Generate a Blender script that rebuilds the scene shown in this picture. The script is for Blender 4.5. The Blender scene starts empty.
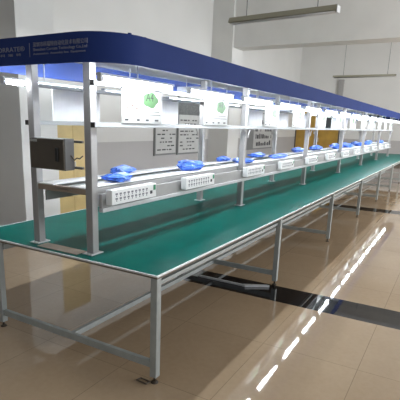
import bpy, bmesh, math, random
from mathutils import Vector, Matrix
random.seed(7)
SC = bpy.context.scene
COL = SC.collection

# ------------------------------------------------------------------ camera
cam_data = bpy.data.cameras.new('camera')
cam = bpy.data.objects.new('camera', cam_data); COL.objects.link(cam)
CX, CY, CZ, YAW, PITCH, ROLL = -2.1789, -1.4647, 1.6673, 0.5336, 0.2451, 0.0302
fw = Vector((math.cos(YAW)*math.cos(PITCH), math.sin(YAW)*math.cos(PITCH), -math.sin(PITCH)))
rt = fw.cross(Vector((0, 0, 1))).normalized(); up = rt.cross(fw)
rt2 = rt*math.cos(ROLL)+up*math.sin(ROLL); up2 = -rt*math.sin(ROLL)+up*math.cos(ROLL)
m = Matrix((rt2, up2, -fw)).transposed().to_4x4(); m.translation = Vector((CX, CY, CZ))
cam.matrix_world = m
cam_data.sensor_width = 36; cam_data.lens = 451.39*36/400
cam_data.shift_x = 16.3/400; cam_data.shift_y = 36.2/400
cam_data.clip_end = 200
SC.camera = cam

# ------------------------------------------------------------------ world, fill lights, exposure
w = bpy.data.worlds.new('world'); SC.world = w; w.use_nodes = True
wb = w.node_tree.nodes['Background']
wb.inputs[0].default_value = (0.86, 0.93, 1.0, 1); wb.inputs[1].default_value = .20
def area(name, loc, target, sx, sy, power, col):
    l = bpy.data.lights.new(name, 'AREA'); l.shape = 'RECTANGLE'; l.size = sx; l.size_y = sy
    l.energy = power; l.color = col
    o = bpy.data.objects.new(name, l); COL.objects.link(o); o.location = loc
    o.rotation_euler = (Vector(target)-Vector(loc)).to_track_quat('-Z', 'Y').to_euler()
    return o
# added unseen fill lights on the aisle side, brightening walls, floor and beam
area('fill_light', (10, -8.0, 3.4), (7, 6, 4.9), 15, 2.4, 860, (0.95, 0.97, 1.0))
area('fill_light', (12, -8.0, 2.6), (21.6, 2, 4.5), 9, 2.4, 600, (0.97, 0.98, 1.0))
area('fill_light', (-2, -8.5, 3.0), (12, -1, 8.5), 9, 2.2, 230, (0.95, 0.97, 1.0))
TUBE = 98.0
SC.view_settings.view_transform = 'Standard'; SC.view_settings.look = 'None'
SC.view_settings.gamma = 1; SC.view_settings.use_curve_mapping = False
SC.view_settings.exposure = 0.0

# ------------------------------------------------------------------ materials
def mat(name, col, rough=.5, metal=0, noise=0, nscale=8, bump=0, bscale=60, emit=None, es=0, alpha=1, coat=0, spec=.5):
    M = bpy.data.materials.new(name); M.use_nodes = True; nt = M.node_tree; b = nt.nodes['Principled BSDF']
    b.inputs['Base Color'].default_value = (*col, 1); b.inputs['Roughness'].default_value = rough
    b.inputs['Metallic'].default_value = metal; b.inputs['Specular IOR Level'].default_value = spec
    b.inputs['Coat Weight'].default_value = coat
    tc = nt.nodes.new('ShaderNodeTexCoord')
    if noise:
        n = nt.nodes.new('ShaderNodeTexNoise'); n.inputs['Scale'].default_value = nscale; n.inputs['Detail'].default_value = 5
        nt.links.new(tc.outputs['Object'], n.inputs['Vector'])
        r = nt.nodes.new('ShaderNodeMapRange'); r.inputs[1].default_value = .3; r.inputs[2].default_value = .7
        r.inputs[3].default_value = 1-noise; r.inputs[4].default_value = 1+noise
        nt.links.new(n.outputs['Fac'], r.inputs[0])
        v = nt.nodes.new('ShaderNodeVectorMath'); v.operation = 'SCALE'; v.inputs[0].default_value = col
        nt.links.new(r.outputs[0], v.inputs['Scale']); nt.links.new(v.outputs[0], b.inputs['Base Color'])
    if bump:
        n = nt.nodes.new('ShaderNodeTexNoise'); n.inputs['Scale'].default_value = bscale
        nt.links.new(tc.outputs['Object'], n.inputs['Vector'])
        bp = nt.nodes.new('ShaderNodeBump'); bp.inputs['Strength'].default_value = bump; bp.inputs['Distance'].default_value = .01
        nt.links.new(n.outputs['Fac'], bp.inputs['Height']); nt.links.new(bp.outputs[0], b.inputs['Normal'])
    if emit:
        b.inputs['Emission Color'].default_value = (*emit, 1); b.inputs['Emission Strength'].default_value = es
    return M

def floor_material():
    M = bpy.data.materials.new('polished_tile'); M.use_nodes = True; nt = M.node_tree; b = nt.nodes['Principled BSDF']
    N = nt.nodes.new; L = nt.links.new
    tc = N('ShaderNodeTexCoord'); sep = N('ShaderNodeSeparateXYZ'); L(tc.outputs['Object'], sep.inputs[0])
    def math_(op, a, bb=None, c=None):
        n = N('ShaderNodeMath'); n.operation = op
        for i, v in enumerate((a, bb, c)):
            if v is None: continue
            if isinstance(v, (int, float)): n.inputs[i].default_value = v
            else: L(v, n.inputs[i])
        return n.outputs[0]
    def grid(s, period, phase, width):
        q = math_('FRACT', math_('DIVIDE', math_('SUBTRACT', s, phase), period))
        return math_('GREATER_THAN', math_('ABSOLUTE', math_('SUBTRACT', q, .5)), .5-width/period/2)
    gx = grid(sep.outputs[0], .91, 1.87, .005); gy = grid(sep.outputs[1], .71, -.37, .005)
    g = math_('MAXIMUM', gx, gy)
    # black granite strips every 5.93 m
    q = math_('FRACT', math_('DIVIDE', math_('SUBTRACT', sep.outputs[0], 1.86), 5.93))
    strip = math_('LESS_THAN', q, .43/5.93)
    n1 = N('ShaderNodeTexNoise'); n1.inputs['Scale'].default_value = 1.3; n1.inputs['Detail'].default_value = 6; L(tc.outputs['Object'], n1.inputs['Vector'])
    n2 = N('ShaderNodeTexNoise'); n2.inputs['Scale'].default_value = 26; n2.inputs['Detail'].default_value = 3; L(tc.outputs['Object'], n2.inputs['Vector'])
    cell = N('ShaderNodeTexWhiteNoise'); cell.noise_dimensions = '2D'
    fl = N('ShaderNodeCombineXYZ')
    L(math_('FLOOR', math_('DIVIDE', math_('SUBTRACT', sep.outputs[0], 1.87), .91)), fl.inputs[0])
    L(math_('FLOOR', math_('DIVIDE', math_('SUBTRACT', sep.outputs[1], -.37), .71)), fl.inputs[1])
    L(fl.outputs[0], cell.inputs['Vector'])
    f = math_('ADD', math_('MULTIPLY', n1.outputs['Fac'], .7), math_('MULTIPLY', n2.outputs['Fac'], .3))
    f = math_('ADD', f, math_('MULTIPLY', math_('SUBTRACT', cell.outputs['Value'], .5), .12))
    cr = N('ShaderNodeValToRGB'); cr.color_ramp.elements[0].position = .25; cr.color_ramp.elements[1].position = .75
    cr.color_ramp.elements[0].color = (.355, .255, .160, 1); cr.color_ramp.elements[1].color = (.465, .350, .235, 1)
    L(f, cr.inputs[0])
    m1 = N('ShaderNodeMix'); m1.data_type = 'RGBA'; L(g, m1.inputs['Factor']); L(cr.outputs[0], m1.inputs['A']); m1.inputs['B'].default_value = (.27, .20, .13, 1)
    m2 = N('ShaderNodeMix'); m2.data_type = 'RGBA'; L(strip, m2.inputs['Factor']); L(m1.outputs['Result'], m2.inputs['A']); m2.inputs['B'].default_value = (.012, .012, .014, 1)
    L(m2.outputs['Result'], b.inputs['Base Color'])
    b.inputs['Roughness'].default_value = .035; b.inputs['Specular IOR Level'].default_value = .55
    nb = N('ShaderNodeTexNoise'); nb.inputs['Scale'].default_value = 5; L(tc.outputs['Object'], nb.inputs['Vector'])
    bp = N('ShaderNodeBump'); bp.inputs['Strength'].default_value = .04; bp.inputs['Distance'].default_value = .01
    L(nb.outputs['Fac'], bp.inputs['Height']); L(bp.outputs[0], b.inputs['Normal'])
    return M

def wall_material():
    """white paint above a grey painted dado that ends at 1.16 m"""
    M = bpy.data.materials.new('painted_wall'); M.use_nodes = True; nt = M.node_tree; b = nt.nodes['Principled BSDF']
    N = nt.nodes.new; L = nt.links.new
    tc = N('ShaderNodeTexCoord'); sep = N('ShaderNodeSeparateXYZ'); L(tc.outputs['Object'], sep.inputs[0])
    c = N('ShaderNodeMath'); c.operation = 'LESS_THAN'; c.inputs[1].default_value = 1.16; L(sep.outputs[2], c.inputs[0])
    mx = N('ShaderNodeMix'); mx.data_type = 'RGBA'; L(c.outputs[0], mx.inputs['Factor'])
    mx.inputs['A'].default_value = (.68, .68, .66, 1); mx.inputs['B'].default_value = (.46, .45, .445, 1)
    n = N('ShaderNodeTexNoise'); n.inputs['Scale'].default_value = .8; L(tc.outputs['Object'], n.inputs['Vector'])
    r = N('ShaderNodeMapRange'); r.inputs[3].default_value = .93; r.inputs[4].default_value = 1.07; L(n.outputs['Fac'], r.inputs[0])
    v = N('ShaderNodeVectorMath'); v.operation = 'SCALE'; L(mx.outputs['Result'], v.inputs[0]); L(r.outputs[0], v.inputs['Scale'])
    L(v.outputs[0], b.inputs['Base Color']); b.inputs['Roughness'].default_value = .7
    return M

M_floor = floor_material(); M_wall = wall_material()
M_white_wall = mat('white_paint', (.68, .68, .66), .7, noise=.04, nscale=1.5)
M_ceiling = mat('ceiling_paint', (.60, .60, .58), .8, noise=.04, nscale=1)
M_alu = mat('anodised_aluminium', (.60, .61, .62), .38, .35, noise=.05, nscale=20)
M_post = mat('grey_painted_steel', (.36, .355, .35), .45, .15, noise=.05, nscale=12)
M_white = mat('white_coated_profile', (.62, .64, .66), .4, 0)
M_leg = mat('grey_blue_steel', (.40, .43, .42), .42, .2, noise=.08, nscale=14)
M_teal = mat('green_antistatic_mat', (.0005, .104, .085), .35, 0, noise=.10, nscale=5, bump=.05, bscale=200, spec=.03)
M_blue = mat('navy_canopy_sheet', (.021, .042, .175), .6, 0, noise=.06, nscale=3, spec=.08)
M_blue_in = mat('blue_canopy_lining', (.012, .04, .20), .5)
M_black = mat('black_plastic', (.015, .015, .015), .5)
M_rubber = mat('dark_brown_rubber', (.05, .035, .02), .6)
M_box = mat('dark_grey_enamel', (.095, .080, .062), .5, .1, noise=.10, nscale=7)
M_boxside = mat('grey_enamel', (.15, .15, .15), .5, .1)
M_plate = mat('tan_end_plate', (.36, .29, .23), .5, noise=.1)
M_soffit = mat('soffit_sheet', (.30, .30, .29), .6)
M_trim = mat('bright_edge_strip', (.78, .80, .80), .35, .2)
M_core = mat('brown_board_core', (.20, .17, .13), .6, noise=.12, nscale=20)
M_bar = mat('satin_bar', (.36, .38, .39), .4, .1)
M_wsign = mat('tan_wall_plate', (.30, .24, .17), .6)
M_clamp = mat('dull_brown_wire', (.10, .075, .05), .5)
M_slot = mat('socket_slot_grey', (.20, .20, .24), .5)
M_rail = mat('white_rail', (.86, .87, .87), .35)
M_dimtube = mat('unlit_tube_glass', (.25, .25, .23), .4)
M_belt = mat('grey_belt', (.34, .35, .35), .6, noise=.08)
M_bag = mat('blue_plastic_bag', (.085, .22, .80), .3, 0, noise=.35, nscale=30, bump=.5, bscale=40)
M_paper = mat('white_paper', (.42, .43, .42), .6, noise=.02, nscale=20)
M_sheetblue = mat('pale_plastic_sleeve', (.90, .92, .94), .45, noise=.05, nscale=9)
M_green = mat('pale_green_print', (.05, .13, .045), .6)
M_dkgreen = mat('dark_green_print', (.003, .010, .004), .6)
M_red = mat('faint_red_print', (.07, .025, .016), .6)
M_greyprint = mat('grey_print', (.035, .036, .04), .6)
M_ink = mat('dark_ink', (.05, .05, .06), .6)
M_letter = mat('silver_lettering', (.24, .25, .33), .5)
M_tube = mat('lit_tube', (.9, .95, 1), .4, emit=(.90, .95, 1.0), es=TUBE)
M_yellow = mat('yellow_birch_veneer', (.56, .43, .19), .5, noise=.10, nscale=4)
M_golden = mat('golden_oak_door', (.46, .28, .055), .4, noise=.16, nscale=3)
M_glass = mat('dark_glass', (.06, .07, .08), .1)
M_frame = mat('grey_board_frame', (.22, .23, .23), .5)
M_board = mat('pale_board', (.55, .56, .55), .6, noise=.05, nscale=5)
M_header = mat('dark_header', (.13, .14, .14), .6, noise=.3, nscale=22)
M_olive = mat('olive_grey_lamp_enamel', (.36, .35, .27), .5)
M_red_led = mat('red_switch', (.6, .05, .04), .4)
M_green_sw = mat('green_switch', (.02, .25, .12), .4)
M_skirt = mat('dark_skirting', (.10, .09, .08), .5)

# ------------------------------------------------------------------ helpers
class MB:
    def __init__(s): s.bm = bmesh.new()
    def box(s, x0, x1, y0, y1, z0, z1, bev=0):
        r = bmesh.ops.create_cube(s.bm, size=1)
        vs = r['verts']
        for v in vs:
            v.co = Vector(((x0+x1)/2+v.co.x*(x1-x0), (y0+y1)/2+v.co.y*(y1-y0), (z0+z1)/2+v.co.z*(z1-z0)))
        if bev:
            es = list({e for v in vs for e in v.link_edges})
            bmesh.ops.bevel(s.bm, geom=es, offset=bev, segments=2, affect='EDGES', profile=.5)
        return s
    def tube(s, a, b, r, n=12, r2=None):
        a = Vector(a); b = Vector(b); d = b-a
        M_ = Matrix.Translation((a+b)/2) @ d.to_track_quat('Z', 'Y').to_matrix().to_4x4()
        bmesh.ops.create_cone(s.bm, cap_ends=True, segments=n, radius1=r, radius2=r if r2 is None else r2, depth=d.length, matrix=M_)
        return s
    def path(s, pts, r, n=8):
        for i in range(len(pts)-1): s.tube(pts[i], pts[i+1], r, n)
        for p in pts[1:-1]:
            bmesh.ops.create_uvsphere(s.bm, u_segments=n, v_segments=6, radius=r, matrix=Matrix.Translation(p))
        return s
    def prism(s, pts, axis, a, b):
        """pts: 2D outline, extruded along axis from a to b"""
        def co(p, t):
            return {'x': (t, p[0], p[1]), 'y': (p[0], t, p[1]), 'z': (p[0], p[1], t)}[axis]
        v0 = [s.bm.verts.new(co(p, a)) for p in pts]; v1 = [s.bm.verts.new(co(p, b)) for p in pts]
        s.bm.faces.new(v0); s.bm.faces.new(list(reversed(v1)))
        n = len(pts)
        for i in range(n): s.bm.faces.new((v0[i], v1[i], v1[(i+1) % n], v0[(i+1) % n]))
        return s
    def build(s, name, material, parent=None, smooth=False, loc=None):
        bmesh.ops.recalc_face_normals(s.bm, faces=s.bm.faces[:])
        me = bpy.data.meshes.new(name); s.bm.to_mesh(me); s.bm.free()
        me.materials.append(material)
        if smooth:
            for p in me.polygons: p.use_smooth = True
        o = bpy.data.objects.new(name, me); COL.objects.link(o)
        if parent: o.parent = parent
        if loc: o.location = loc
        return o

def tag(o, label, cat, group=None, kind=None):
    o['label'] = label; o['category'] = cat
    if group: o['group'] = group
    if kind: o['kind'] = kind
    return o
def thing(name, label, cat, loc=(0, 0, 0), group=None, rz=0):
    o = bpy.data.objects.new(name, None); COL.objects.link(o); o.location = loc; o.rotation_euler = (0, 0, rz)
    o.empty_display_size = .1
    return tag(o, label, cat, group)
def struct(name, mb, m_):
    o = mb.build(name, m_); o['kind'] = 'structure'; return o
ORD = ['first', 'second', 'third', 'fourth', 'fifth', 'sixth', 'seventh']
NTH = ORD+['eighth', 'ninth', 'tenth', 'eleventh', 'twelfth', 'thirteenth', 'fourteenth', 'farthest']
def place(x):
    b_ = min(6, max(0, int((x-XP)//S))); h = ((x-XP)/S) % 1
    return ('near half' if h < .5 else 'far half')+', '+ORD[b_]+' bay'
def copy_tree(o, parent=None):
    c = o.copy(); COL.objects.link(c); c.parent = parent
    for ch in list(o.children): copy_tree(ch, c)
    return c
def text_mesh(name, body, size, material, parent, origin, right, upv, depth=.0015, align='LEFT', squeeze=1.0, width=None):
    cu = bpy.data.curves.new(name+'_curve', 'FONT'); cu.body = body; cu.size = size; cu.extrude = depth; cu.align_x = align
    cu.resolution_u = 3
    t = bpy.data.objects.new(name+'_tmp', cu); COL.objects.link(t)
    dg = bpy.context.evaluated_depsgraph_get(); me = bpy.data.meshes.new_from_object(t.evaluated_get(dg))
    bpy.data.objects.remove(t); bpy.data.curves.remove(cu)
    if width and len(me.vertices):
        xs = [v.co.x for v in me.vertices]; squeeze = width/max(1e-4, max(xs)-min(xs))
    right = Vector(right).normalized(); upv = Vector(upv).normalized(); nrm = right.cross(upv)
    for v in me.vertices:
        v.co = Vector(origin)+right*v.co.x*squeeze+upv*v.co.y+nrm*v.co.z
    me.materials.clear(); me.materials.append(material)
    o = bpy.data.objects.new(name, me); COL.objects.link(o); o.parent = parent
    return o

# ------------------------------------------------------------------ the room
XF, YW, ZC = 21.6, 6.0, 5.8
struct('floor', MB().box(-9, XF+.2, -9, YW+.2, -.1, 0), M_floor)
struct('ceiling', MB().box(-3, XF+.2, -9, YW+.2, ZC, ZC+.1), M_ceiling)
struct('wall_left', MB().box(-9, XF, YW, YW+.2, 0, ZC), M_wall)
struct('wall_far', MB().box(XF, XF+.2, -9, YW+.2, 0, ZC), M_wall)
struct('baseboard_left', MB().box(-9, XF, YW-.015, YW, 0, .12), M_skirt)
struct('baseboard_far', MB().box(XF-.015, XF, -9, 3.75, 0, .12), M_skirt)
struct('trim_1', MB().box(2.03, 2.68, 3.6, YW, 0, ZC, .006), M_white_wall)     # pillar left
struct('trim_2', MB().box(11.9, 12.75, 5.25, YW, 0, ZC, .006), M_white_wall)   # pillar carrying the beam
struct('trim_3', MB().box(12.0, 12.7, -9, 5.25, 4.08, ZC, .006), M_white_wall) # downstand beam
# double door on the far wall
dr = MB().box(XF-.05, XF+.0, 5.93, 5.99, 0, 2.75).box(XF-.05, XF, 3.74, 3.80, 0, 2.75).box(XF-.05, XF, 3.80, 5.93, 2.69, 2.75)
door = dr.build('door_1', M_skirt); door['kind'] = 'structure'
for (a, b, hy) in ((3.805, 4.86, 4.76), (4.87, 5.925, 4.96)):
    lf = MB().box(XF-.04, XF-.002, a, b, .01, 2.69, .004).build('door_leaf', M_golden, door)
    MB().box(XF-.05, XF-.038, (a+b)/2-.17, (a+b)/2+.17, 1.6, 2.15).build('door_pane', M_glass, lf)
    MB().tube((XF-.08, hy, .95), (XF-.08, hy, 1.15), .012).box(XF-.08, XF-.04, hy-.008, hy+.008, .96, .98).box(XF-.08, XF-.04, hy-.008, hy+.008, 1.12, 1.14).build('door_handle', M_alu, lf)
tag(MB().box(XF-.1, XF, 3.78, 4.04, 2.9, 3.95, .01).build('wall_duct', M_post),
    'narrow grey vertical duct high on the far wall just above the blue canopy', 'duct')

# ------------------------------------------------------------------ workbench
S = 2.5323; XP = .1511; YA = 1.1947; YB = .6578; W = 1.8586; XE = 17.4
bench = thing('workbench', 'very long green topped workbench on grey steel legs running down the hall', 'workbench')
top = MB().box(.012, XE-.012, .012, W-.012, .741, .75).build('tabletop', M_teal, bench)
et = MB()
et.box(0, XE, 0, .012, .741, .7515, .001).box(0, XE, W-.012, W, .741, .7515, .001)
et.box(0, .012, .012, W-.012, .741, .7515, .001).box(XE-.012, XE, .012, W-.012, .741, .7515, .001)
et.build('edge_trim', M_trim, top)
MB().box(.004, XE-.004, .004, W-.004, .729, .7405).build('core_board', M_core, bench)
MB().box(.056, XE-.05, .035, .065, .662, .690, .003).build('apron_rail', M_leg, bench)
MB().box(.05, XE-.05, 1.50, 1.535, .655, .70, .003).build('apron_rail', M_leg, bench)
LS = 2.31; YL = 1.539
MB().box(.05, LS*7, .765, .80, .105, .145, .003).build('stretcher_rail', M_leg, bench)
for k in range(8):
    X = .03+k*LS
    if k: X = k*LS
    for y in (.03, YL):
        lg = MB().box(X-.025, X+.025, y-.025, y+.025, .045, .7285, .004).build('leg', M_leg, bench)
        MB().tube((X, y, .012), (X, y, .046), .008).tube((X, y, 0), (X, y, .012), .026, 16, .018).build('levelling_foot', M_rubber, lg)
    MB().box(X-.015, X+.015, .055, YL-.025, .105, .155, .003).build('cross_brace', M_leg, bench)
    if k: MB().box(X-.015, X+.015, .066, YL-.04, .66, .70, .003).build('cross_brace', M_leg, bench)
# joining strip screwed flat on the top between the first two posts
MB().box(.05, .16, .72, 1.12, .7505, .7530, .001).build('joint_plate', M_plate, bench)

tag(MB().path([(-.02, -.03, .006), (-.025, -.11, .006), (.01, -.115, .006), (.015, -.04, .006), (-.02, -.03, .006)], .005).build('leg_clamp', M_clamp, loc=(.0, .17, 0)),
    'small dark metal clamp lying on the floor beside the near table leg', 'clamp')
cd = MB().box(2.05, 2.08, .29, .82, .001, .022, .004).prism([(2.05, .262), (2.05, .29), (2.08, .29), (2.20, .075), (2.20, .045)], 'z', .001, .024)
tag(cd.build('floor_conduit', M_alu), 'bent grey metal trunking on the black floor strip under the second leg', 'conduit')

# ------------------------------------------------------------------ overhead rack
rack = thing('overhead_rack', 'aluminium post rack with long navy canopy standing on the green workbench', 'rack', (0, 0, .75))
Z0 = .75
class RB(MB):   # geometry given in world coordinates, parented under the rack whose base is at table height
    def build(s, name, material, parent=None, smooth=False):
        bmesh.ops.translate(s.bm, verts=s.bm.verts[:], vec=(0, 0, -Z0))
        return MB.build(s, name, material, parent or rack, smooth)
NP = 7
for k in range(NP):
    X = XP+k*S
    for y, sgn in ((YB, -1), (YA, 1)):
        p = RB().box(X-.03, X+.03, y-.03, y+.03, .757, 2.15, .004)
        po = p.build('post', M_post)
        RB().box(X-.062, X+.062, y-.045, y+.045, .7505, .757, .001).tube((X-.048, y, .757), (X-.048, y, .763), .008).tube((X+.048, y, .757), (X+.048, y, .763), .008).build('base_plate', M_alu, po)
        # lit pale cover strip on the aisle face
        # curved bracket under the display bar
        if k == 0: continue
        pts = [(X-.033-.11*math.sin(t)*1.0, y+sgn*.045, 1.63-.11*(1-math.cos(t))) for t in [i*math.pi/12 for i in range(7)]]
        pts = [(X-.03-.10+.10*math.sin(i*math.pi/12), y+sgn*.045, 1.628-.10+.10*math.cos(i*math.pi/12)) for i in range(7)]
        RB().path(pts, .008, 6).build('bracket', M_post, po)
        if k < NP-1:
            pts = [(X+.03+.10-.10*math.sin(i*math.pi/12), y+sgn*.045, 1.628-.10+.10*math.cos(i*math.pi/12)) for i in range(7)]
            RB().path(pts, .008, 6).build('bracket', M_post, po)
    RB().box(X-.02, X+.02, YB+.03, YA-.03, 1.165, 1.205, .003).build('crossbar', M_plate if k == 0 else M_alu)
    if k: RB().box(X-.015, X+.015, YB+.03, YA-.03, 1.625, 1.655, .003).build('crossbar', M_alu)
    if k: RB().box(X-.02, X+.02, YB+.03, YA-.03, 1.90, 1.94, .003).build('crossbar', M_alu)
    RB().box(X-.025, X+.025, .30 if k else .42, YB-.03, 2.04, 2.09, .003).build('canopy_arm', M_white)
    RB().box(X-.025, X+.025, YA+.03, 1.55 if k else 1.43, 2.04, 2.09, .003).build('canopy_arm', M_white)
XL = XP+(NP-1)*S+.05
for y, sgn in ((YB-.045, -1), (YA+.045, 1)):
    for z, nm in ((1.640, 'display_bar'), (1.905, 'top_bar')):
        b = RB().box(XP-.02, XL, y-.015, y+.015, z-.015, z+.015, .002).build(nm, M_bar)
        RB().box(XP-.030, XP-.02, y-.017, y+.017, z-.017, z+.017, .002).build('end_cap', M_black, b)
# track at elbow height: two pale rails with a grey belt between
RB().box(XP-.03, XL, .70, .82, 1.206, 1.216, .003).build('track_rail', M_rail)
RB().box(XP-.03, XL, 1.0, 1.155, 1.206, 1.216, .003).build('track_rail', M_rail)
RB().box(XP-.02, XL, .82, 1.0, 1.182, 1.192, .002).build('belt', M_belt)
RB().box(XP+.035, XL, .60, .625, 1.075, 1.175, .003).build('side_panel', M_post)
RB().box(XP+.035, XL, .59, .625, 1.045, 1.075, .003).build('lower_rail', M_alu)
RB().box(XP+.035, XL, .70, .716, 1.075, 1.2, .003).build('side_panel', M_post)
RB().box(XP+.035, XL, 1.14, 1.155, 1.075, 1.2, .003).build('side_panel', M_post)

# canopy: hollow navy fascia with rounded plan corners, white soffit
CY0, CY1, CX0, CX1, CB, CT, CR = .284, 1.57, -.07, 17.6, 2.0, 2.17, .30
def rrect(x0, x1, y0, y1, r, n=8):
    pts = []
    for cx, cy, a0 in ((x1-r, y0+r, -90), (x1-r, y1-r, 0), (x0+r, y1-r, 90), (x0+r, y0+r, 180)):
        for i in range(n+1):
            a = math.radians(a0+90*i/n); pts.append((cx+r*math.cos(a), cy+r*math.sin(a)))
    return pts
def ring(mb, outer, inner, z0, z1):
    bm = mb.bm; n = len(outer)
    V = [[bm.verts.new((p[0], p[1], z)) for p in ps] for ps, z in ((outer, z0), (outer, z1), (inner, z1), (inner, z0))]
    for i in range(n):
        j = (i+1) % n
        for a in range(4):
            b = (a+1) % 4; bm.faces.new((V[a][i], V[a][j], V[b][j], V[b][i]))
    return mb
canopy = ring(RB(), rrect(CX0, CX1, CY0, CY1, CR), rrect(CX0+.008, CX1-.008, CY0+.008, CY1-.008, CR-.008), CB, CT).build('canopy', M_blue, rack)
for p_ in canopy.data.polygons: p_.use_smooth = True
for e_ in canopy.data.edges:
    a_, b_ = (canopy.data.vertices[i].co for i in e_.vertices)
    if abs(a_.z-b_.z) < 1e-5 and (a_-b_).length > 0: e_.use_edge_sharp = True
ring(RB(), rrect(CX0+.0085, CX1-.0085, CY0+.0085, CY1-.0085, CR-.0085), rrect(CX0+.012, CX1-.012, CY0+.012, CY1-.012, CR-.012), CB+.004, CT-.0125).build('canopy_lining', M_blue_in, canopy)
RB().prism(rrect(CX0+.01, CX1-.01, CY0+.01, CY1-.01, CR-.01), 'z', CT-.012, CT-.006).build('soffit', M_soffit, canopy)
# lettering on the end face (facing -x; reading direction is -y)
RT = (0, -1, 0); UPV = (0, 0, 1); xo = CX0-.0015
def cl(body, size, y, z, width, m_=M_letter): return text_mesh('lettering', body, size, m_, canopy, (xo, y, z-Z0), RT, UPV, .001, width=width)
ys = lambda u: u
cl('CORRATE®', .040, 1.30, 2.084, .30)
cl('科  瑞  特', .018, 1.235, 2.057, .20)
RB().box(xo-.001, xo+.001, .95, .953, 2.045, 2.128).build('divider_line', M_letter, canopy)
cl('深圳市科瑞特自动化技术有限公司', .031, .92, 2.104, .455)
cl('Shenzhen Corrate Technology Co.,Ltd', .024, .92, 2.079, .45)
cl('Automation  Assembly line  Equipment', .017, .92, 2.056, .44)
# cable trays on the canopy roof
for a, b in ((.33, 1.15), (1.75, 3.2), (4.2, 5.6)):
    RB().box(a, b, .34, .42, CT-.0055, CT+.018, .003).build('cable_tray', M_alu, canopy)
for a in (.15, .30):
    RB().tube((a, .33, CT-.0055), (a, .33, CT+.012), .012).build('roof_bolt', M_blue, canopy)

# ------------------------------------------------------------------ tube lamps under the canopy
half = S/2
def make_lamp():
    L_ = .82
    t = thing('tube_lamp', '', 'lamp')
    MB().prism([(-.022, .0), (.022, .0), (.018, .016), (-.018, .016)], 'x', .03, .03+L_).build('housing', M_white, t)
    MB().tube((.06, 0, -.016), (L_, 0, -.016), .016, 12).build('tube', M_tube, t, True)
    MB().box(.035, .06, -.015, .015, -.034, -.0005).build('lamp_holder', M_white, t)
    MB().box(L_, L_+.025, -.015, .015, -.034, -.0005).build('lamp_holder', M_white, t)
    return t
lamp0 = make_lamp(); firstl = True
for row, (y, lab) in enumerate(((.44, 'aisle'), (1.322, 'wall'))):
    for j in range(15):
        o = lamp0 if firstl else copy_tree(lamp0); firstl = False
        o.location = (-.04+j*1.06, y, 1.930)
        if j == 0:
            o['label'] = 'nearest lit white tube lamp on the %s side under the blue canopy' % lab
        else:
            o['label'] = '%s lit tube lamp from the camera end of the %s side row' % (NTH[j], lab)
            o['group'] = 'tube lamps of the %s side row' % lab
for y in (.44, 1.322):
    for j in range(15):
        X = .38+j*1.06
        RB().tube((X, y, 1.9465), (X, y, CT-.012), .005, 8).build('lamp_hanger', M_white)

# ------------------------------------------------------------------ control box between the first two posts
cb = thing('control_box', 'dark grey metal control box hung between the two nearest posts', 'control box', (.012, .92, 1.335))
MB().box(0, .086, -.163, .160, 0, .210, .004).build('body', M_boxside, cb)
d_ = MB().box(-.012, -.001, -.160, .157, .004, .206, .004).build('door', M_box, cb)
MB().box(-.026, -.0125, -.118, -.093, .06, .15, .004).build('latch', M_black, d_)
MB().box(-.0145, -.0125, .085, .150, .182, .198, .001).build('rating_label', M_paper, d_)
for z in (.016, .190):
    MB().box(.087, .107, -.231, .244, z-.008, z+.008, .002).build('mounting_bar', M_boxside, cb)
MB().path([(.05, -.164, .10), (.06, -.185, .07), (.07, -.20, .085), (.08, -.215, .08), (.095, -.231, .10)], .004).build('cable', M_box, cb)

# ------------------------------------------------------------------ socket boxes on the aisle side of the track
def make_socket():
    t = thing('socket_box', '', 'socket box')
    b = MB().box(0, .54, -.055, 0, 0, .105, .004).build('body', M_rail, t)
    d = MB()
    for i in range(9):
        for zz in (.035, .068):
            x = .04+i*.045
            d.box(x, x+.022, -.0575, -.0552, zz, zz+.012, .0).box(x+.008, x+.014, -.0575, -.0552, zz-.013, zz-.004)
    d.build('socket_slots', M_slot, t)
    MB().box(.50, .53, -.0585, -.0552, .055, .095, .002).build('green_switch', M_green_sw, t)
    MB().box(.455, .485, -.0585, -.0552, .03, .055, .002).build('switch', M_ink, t)
    return t
sb0 = make_socket()
sx = [.215, 1.22, 2.56, 3.72]+[3.72+half*i for i in range(1, 9)]
slab = ['white socket box nearest the camera, just beside the front post', 'white socket box on the track side below the second blue bag heap',
        'white socket box just beyond the second front post', 'white socket box on the track side halfway to the third front post']
for i, X in enumerate(sx):
    o = sb0 if i == 0 else copy_tree(sb0)
    o.location = (X, .588, 1.10)
    o['label'] = slab[i] if i < 4 else 'small white socket box on the track, '+place(X+.27)
    o['group'] = 'socket boxes on the track'

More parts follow.
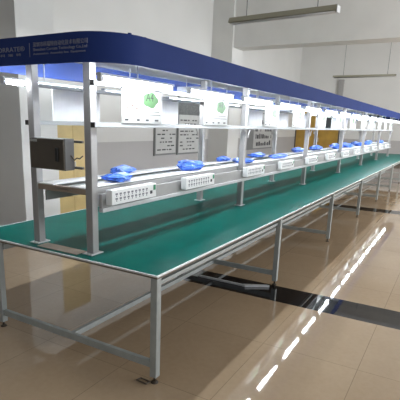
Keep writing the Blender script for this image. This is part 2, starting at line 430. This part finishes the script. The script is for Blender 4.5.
# ------------------------------------------------------------------ blue bags lying on the track
def bag_mesh(seed, lx, ly, lz):
    rnd = random.Random(seed); bm = bmesh.new()
    bmesh.ops.create_icosphere(bm, subdivisions=3, radius=1)
    ph = [rnd.uniform(0, 6.28) for _ in range(6)]
    for v in bm.verts:
        c = v.co; a = math.atan2(c.y, c.x)
        r = 1+.14*math.sin(3*a+ph[0])+.09*math.sin(7*a+ph[1])+.07*math.sin(9*c.z+5*c.x+ph[2])+rnd.uniform(-.05, .05)
        x, y, z = c.x*r*lx, c.y*r*ly, c.z*lz
        z *= 1-.35*max(0, math.cos(a+ph[3]))+.18*math.sin(6*c.x+ph[4])
        v.co = (x, y, max(z+lz*.75, 0.0))
    me = bpy.data.meshes.new('blue_bag'); bm.to_mesh(me); bm.free(); me.materials.append(M_bag)
    return me
bagspots = [(.57, .77, .125, .10, .040, 'crumpled blue plastic bag lying nearest on the front track rail'),
 (1.01, 1.06, .15, .085, .042, 'crumpled blue bag on the rear track rail, just behind the nearest one'),
 (1.78, .83, .17, .12, .058, 'blue plastic bag alone on the track between first and second front posts'),
 (3.05, 1.08, .13, .08, .035, 'small blue bag on the rear rail showing just left of the second front post'),
 (3.02, .78, .16, .12, .035, 'blue plastic bag on the front rail just right of the second front post'),
 (4.15, 1.06, .24, .10, .04, 'wide blue bag on the rear rail past the second front post'),
 (4.30, .80, .30, .10, .035, 'wide blue bag on the front rail past the second front post'),
 (6.1, 1.06, .22, .10, .05, 'blue bag on the track just before the third front post')]
for i, (x, y, lx, ly, lz, lab) in enumerate(bagspots):
    o = bpy.data.objects.new('blue_bag', bag_mesh(i+3, lx, ly, lz)); COL.objects.link(o)
    o.location = (x, y, 1.217); tag(o, lab, 'bag', 'blue bags on the track')
BM = bag_mesh(40, .24, .11, .055)
for i, (x, y) in enumerate([(7.2, 1.02), (8.3, .85), (8.85, 1.02), (9.4, .85), (9.9, 1.03), (10.8, .85), (11.3, 1.03), (12.0, .85), (13.4, 1.02), (14.5, .85)]):
    o = bpy.data.objects.new('blue_bag', BM); COL.objects.link(o); o.location = (x, y, 1.217); o.rotation_euler = (0, 0, math.pi*(i % 2))
    tag(o, 'small blue bag on the %s track rail, %s' % ('front' if y < .95 else 'rear', place(x)), 'bag', 'blue bags on the track')

# ------------------------------------------------------------------ instruction sheets along the display bars
def make_sheet():
    t = thing('instruction_sheet', '', 'instruction sheet')
    MB().box(0, .50, -.002, .002, .0, .238).build('paper', M_paper, t)
    MB().box(0, .50, -.005, .005, .238, .246, .001).build('clip_rail', M_greyprint, t)
    MB().box(.005, .495, -.0045, -.0022, .004, .050).build('label_strip', M_paper, t)
    for x, w_ in ((.03, .04), (.17, .035), (.28, .04), (.40, .05)): MB().box(x, x+w_, -.0055, -.0046, .018, .032).build('label_print', M_greyprint, t)
    g = MB()
    g.prism([(.345+.095*math.cos(a)*(1+.08*math.cos(5*a)), .172+.055*math.sin(a)*(1+.08*math.cos(5*a))) for a in [i*math.pi/18 for i in range(36)]], 'y', -.0032, -.0022)
    g.build('green_emblem', M_green, t)
    text_mesh('station_number', 'A4', .085, M_dkgreen, t, (.285, -.0034, .165), (1, 0, 0), (0, 0, 1), .0006)
    for i in range(3):
        a = .05+i*.055; MB().box(a, a+.030, -.0030, -.0022, .10+.02*(i % 2), .108+.02*(i % 2)).box(a+.01, a+.016, -.0030, -.0022, .10, .165).build('red_print', M_red, t)
    MB().box(.02, .48, -.0030, -.0022, .062, .066).build('ruled_line', M_greyprint, t)
    MB().box(.24, .46, -.0030, -.0022, .086, .090).build('ruled_line', M_greyprint, t)
    return t
sh0 = make_sheet()
fx = [.40, 1.60, 3.12, 4.20, 5.55]+[5.55+half*i for i in range(1, 8)]
flab = ['white instruction sheet with green A4 emblem, nearest of the aisle side sheets', 'white sheet with green emblem just before the second front post',
        'white green-marked sheet just beyond the second front post', 'white green-marked sheet halfway to the third front post', 'white green-marked sheet at the third front post']
for i, X in enumerate(fx):
    o = sh0 if i == 0 else copy_tree(sh0)
    o.location = (X, YB-.066, 1.6555)
    o['label'] = flab[i] if i < 5 else 'small white instruction sheet on aisle side bar, '+place(X+.1)
    o['group'] = 'instruction sheets on the aisle side bar'
def make_back():
    t = thing('plastic_sleeve', '', 'document sleeve')
    MB().box(0, .54, -.002, .002, .0, .255).build('sleeve', M_sheetblue, t)
    MB().box(0, .54, -.006, .006, .255, .268, .001).build('clip_rail', M_frame, t)
    return t
bk0 = make_back()
bx = [.40, 1.70]+[1.70+half*i for i in range(1, 11)]
blab = ['pale sleeve seen between the two nearest posts, rear bar', 'pale blank sleeve just right of the nearest A4 sheet, rear bar']
for i, X in enumerate(bx):
    o = bk0 if i == 0 else copy_tree(bk0)
    o.location = (X, YA+.072, 1.6555)
    o['label'] = blab[i] if i < 2 else 'pale blank document sleeve on the rear bar, '+place(X+.1)
    o['group'] = 'document sleeves on the wall side bar'

# ------------------------------------------------------------------ things by the wall
cab = thing('storage_cabinet', 'pale yellow wooden cabinet by the wall seen between the nearest posts', 'cabinet', (3.24, 4.2, 0))
MB().box(0, .72, .02, .48, 0, 1.74, .004).build('body', M_yellow, cab)
for a, b, h in ((.004, .357, .33), (.363, .716, .39)):
    q = MB().box(a, b, 0, .019, .06, 1.73, .004).build('door', M_yellow, cab)
    MB().box(h-.008, h+.008, -.02, -.0005, .85, .97, .003).build('handle', M_alu, q)

tag(MB().box(7.2, 7.52, YW-.02, YW-.001, 1.52, 1.62, .003).build('wall_plate', M_wsign), 'small blank tan plate on the wall below the nearest A4 sheet', 'wall plate')
def board(x0, x1, z0, z1, label, rows, header=False, photos=False):
    t = thing('notice_board', label, 'notice board', (x0, YW-.05, z0), 'notice boards on the long wall')
    w_, h_ = x1-x0, z1-z0
    MB().box(0, w_, 0, .049, 0, h_, .004).build('frame', M_frame, t)
    MB().box(.05, w_-.05, -.006, -.0005, .05, h_-.05).build('panel', M_board, t)
    rnd = random.Random(int(x0*10))
    if header:
        MB().box(.04, w_-.04, -.011, -.0065, h_-.60, h_-.18).build('header_panel', M_header, t)
    q = MB(); z = .14
    top_ = h_-.75 if header else h_-.2
    while z < top_:
        x = .12
        while x < w_-.22:
            ww = rnd.uniform(.06, .22)
            if rnd.random() < .75: q.box(x, min(x+ww, w_-.08), -.009, -.0065, z, z+(rnd.uniform(.10, .22) if photos else .035))
            x += ww+.06
        z += .30 if photos else .11
    q.build('printed_rows', M_ink if photos else M_greyprint, t)
    return t
board(8.6, 9.76, .74, 2.38, 'pale notice board with grey text columns, nearest on the long wall', 12)
board(9.84, 11.2, .72, 2.52, 'notice board with dark header panel beside the nearest pale board', 12, header=True)
pb = board(15.8, 18.1, .68, 2.2, 'photo notice board with dark pictures beyond the wall pillar', 5, photos=True)
tag(MB().box(15.0, 15.75, YW-.08, YW-.001, .68, 2.45, .01).build('wall_panel', M_frame), 'plain dark grey wall panel just left of the photo board', 'wall panel')

# ------------------------------------------------------------------ pendant batten lamps
def pendant(loc, L_, rz, k, rods, label, tm):
    t = thing('pendant_lamp', label, 'lamp', loc, 'unlit pendant lamps', rz)
    z = loc[2]
    MB().prism([(-.055*k, 0), (.055*k, 0), (.024*k, .06*k), (-.024*k, .06*k)], 'y', 0, L_).build('housing', M_olive, t)
    for sx_ in (-.026*k, .026*k):
        MB().tube((sx_, .03, -.016), (sx_, L_-.03, -.016), .013).build('tube', tm, t, True)
    MB().box(-.05*k, .05*k, -.012, -.0005, -.03, .05*k).build('end_cap', tm, t)
    for r in rods:
        MB().tube((0, r, .06*k+.0005), (0, r, ZC-z), .009).build('rod', M_frame, t)
pendant((5.34, .406, 3.38), 1.88, -.096, 1.35, (.32, 1.56), 'unlit olive grey pendant lamp, the nearer one at the top of the picture', M_alu)
pendant((14.0, .565, 3.30), 1.93, 0, .9, (.25, 1.6), 'unlit thin pendant lamp hanging beyond the ceiling beam', M_dimtube)
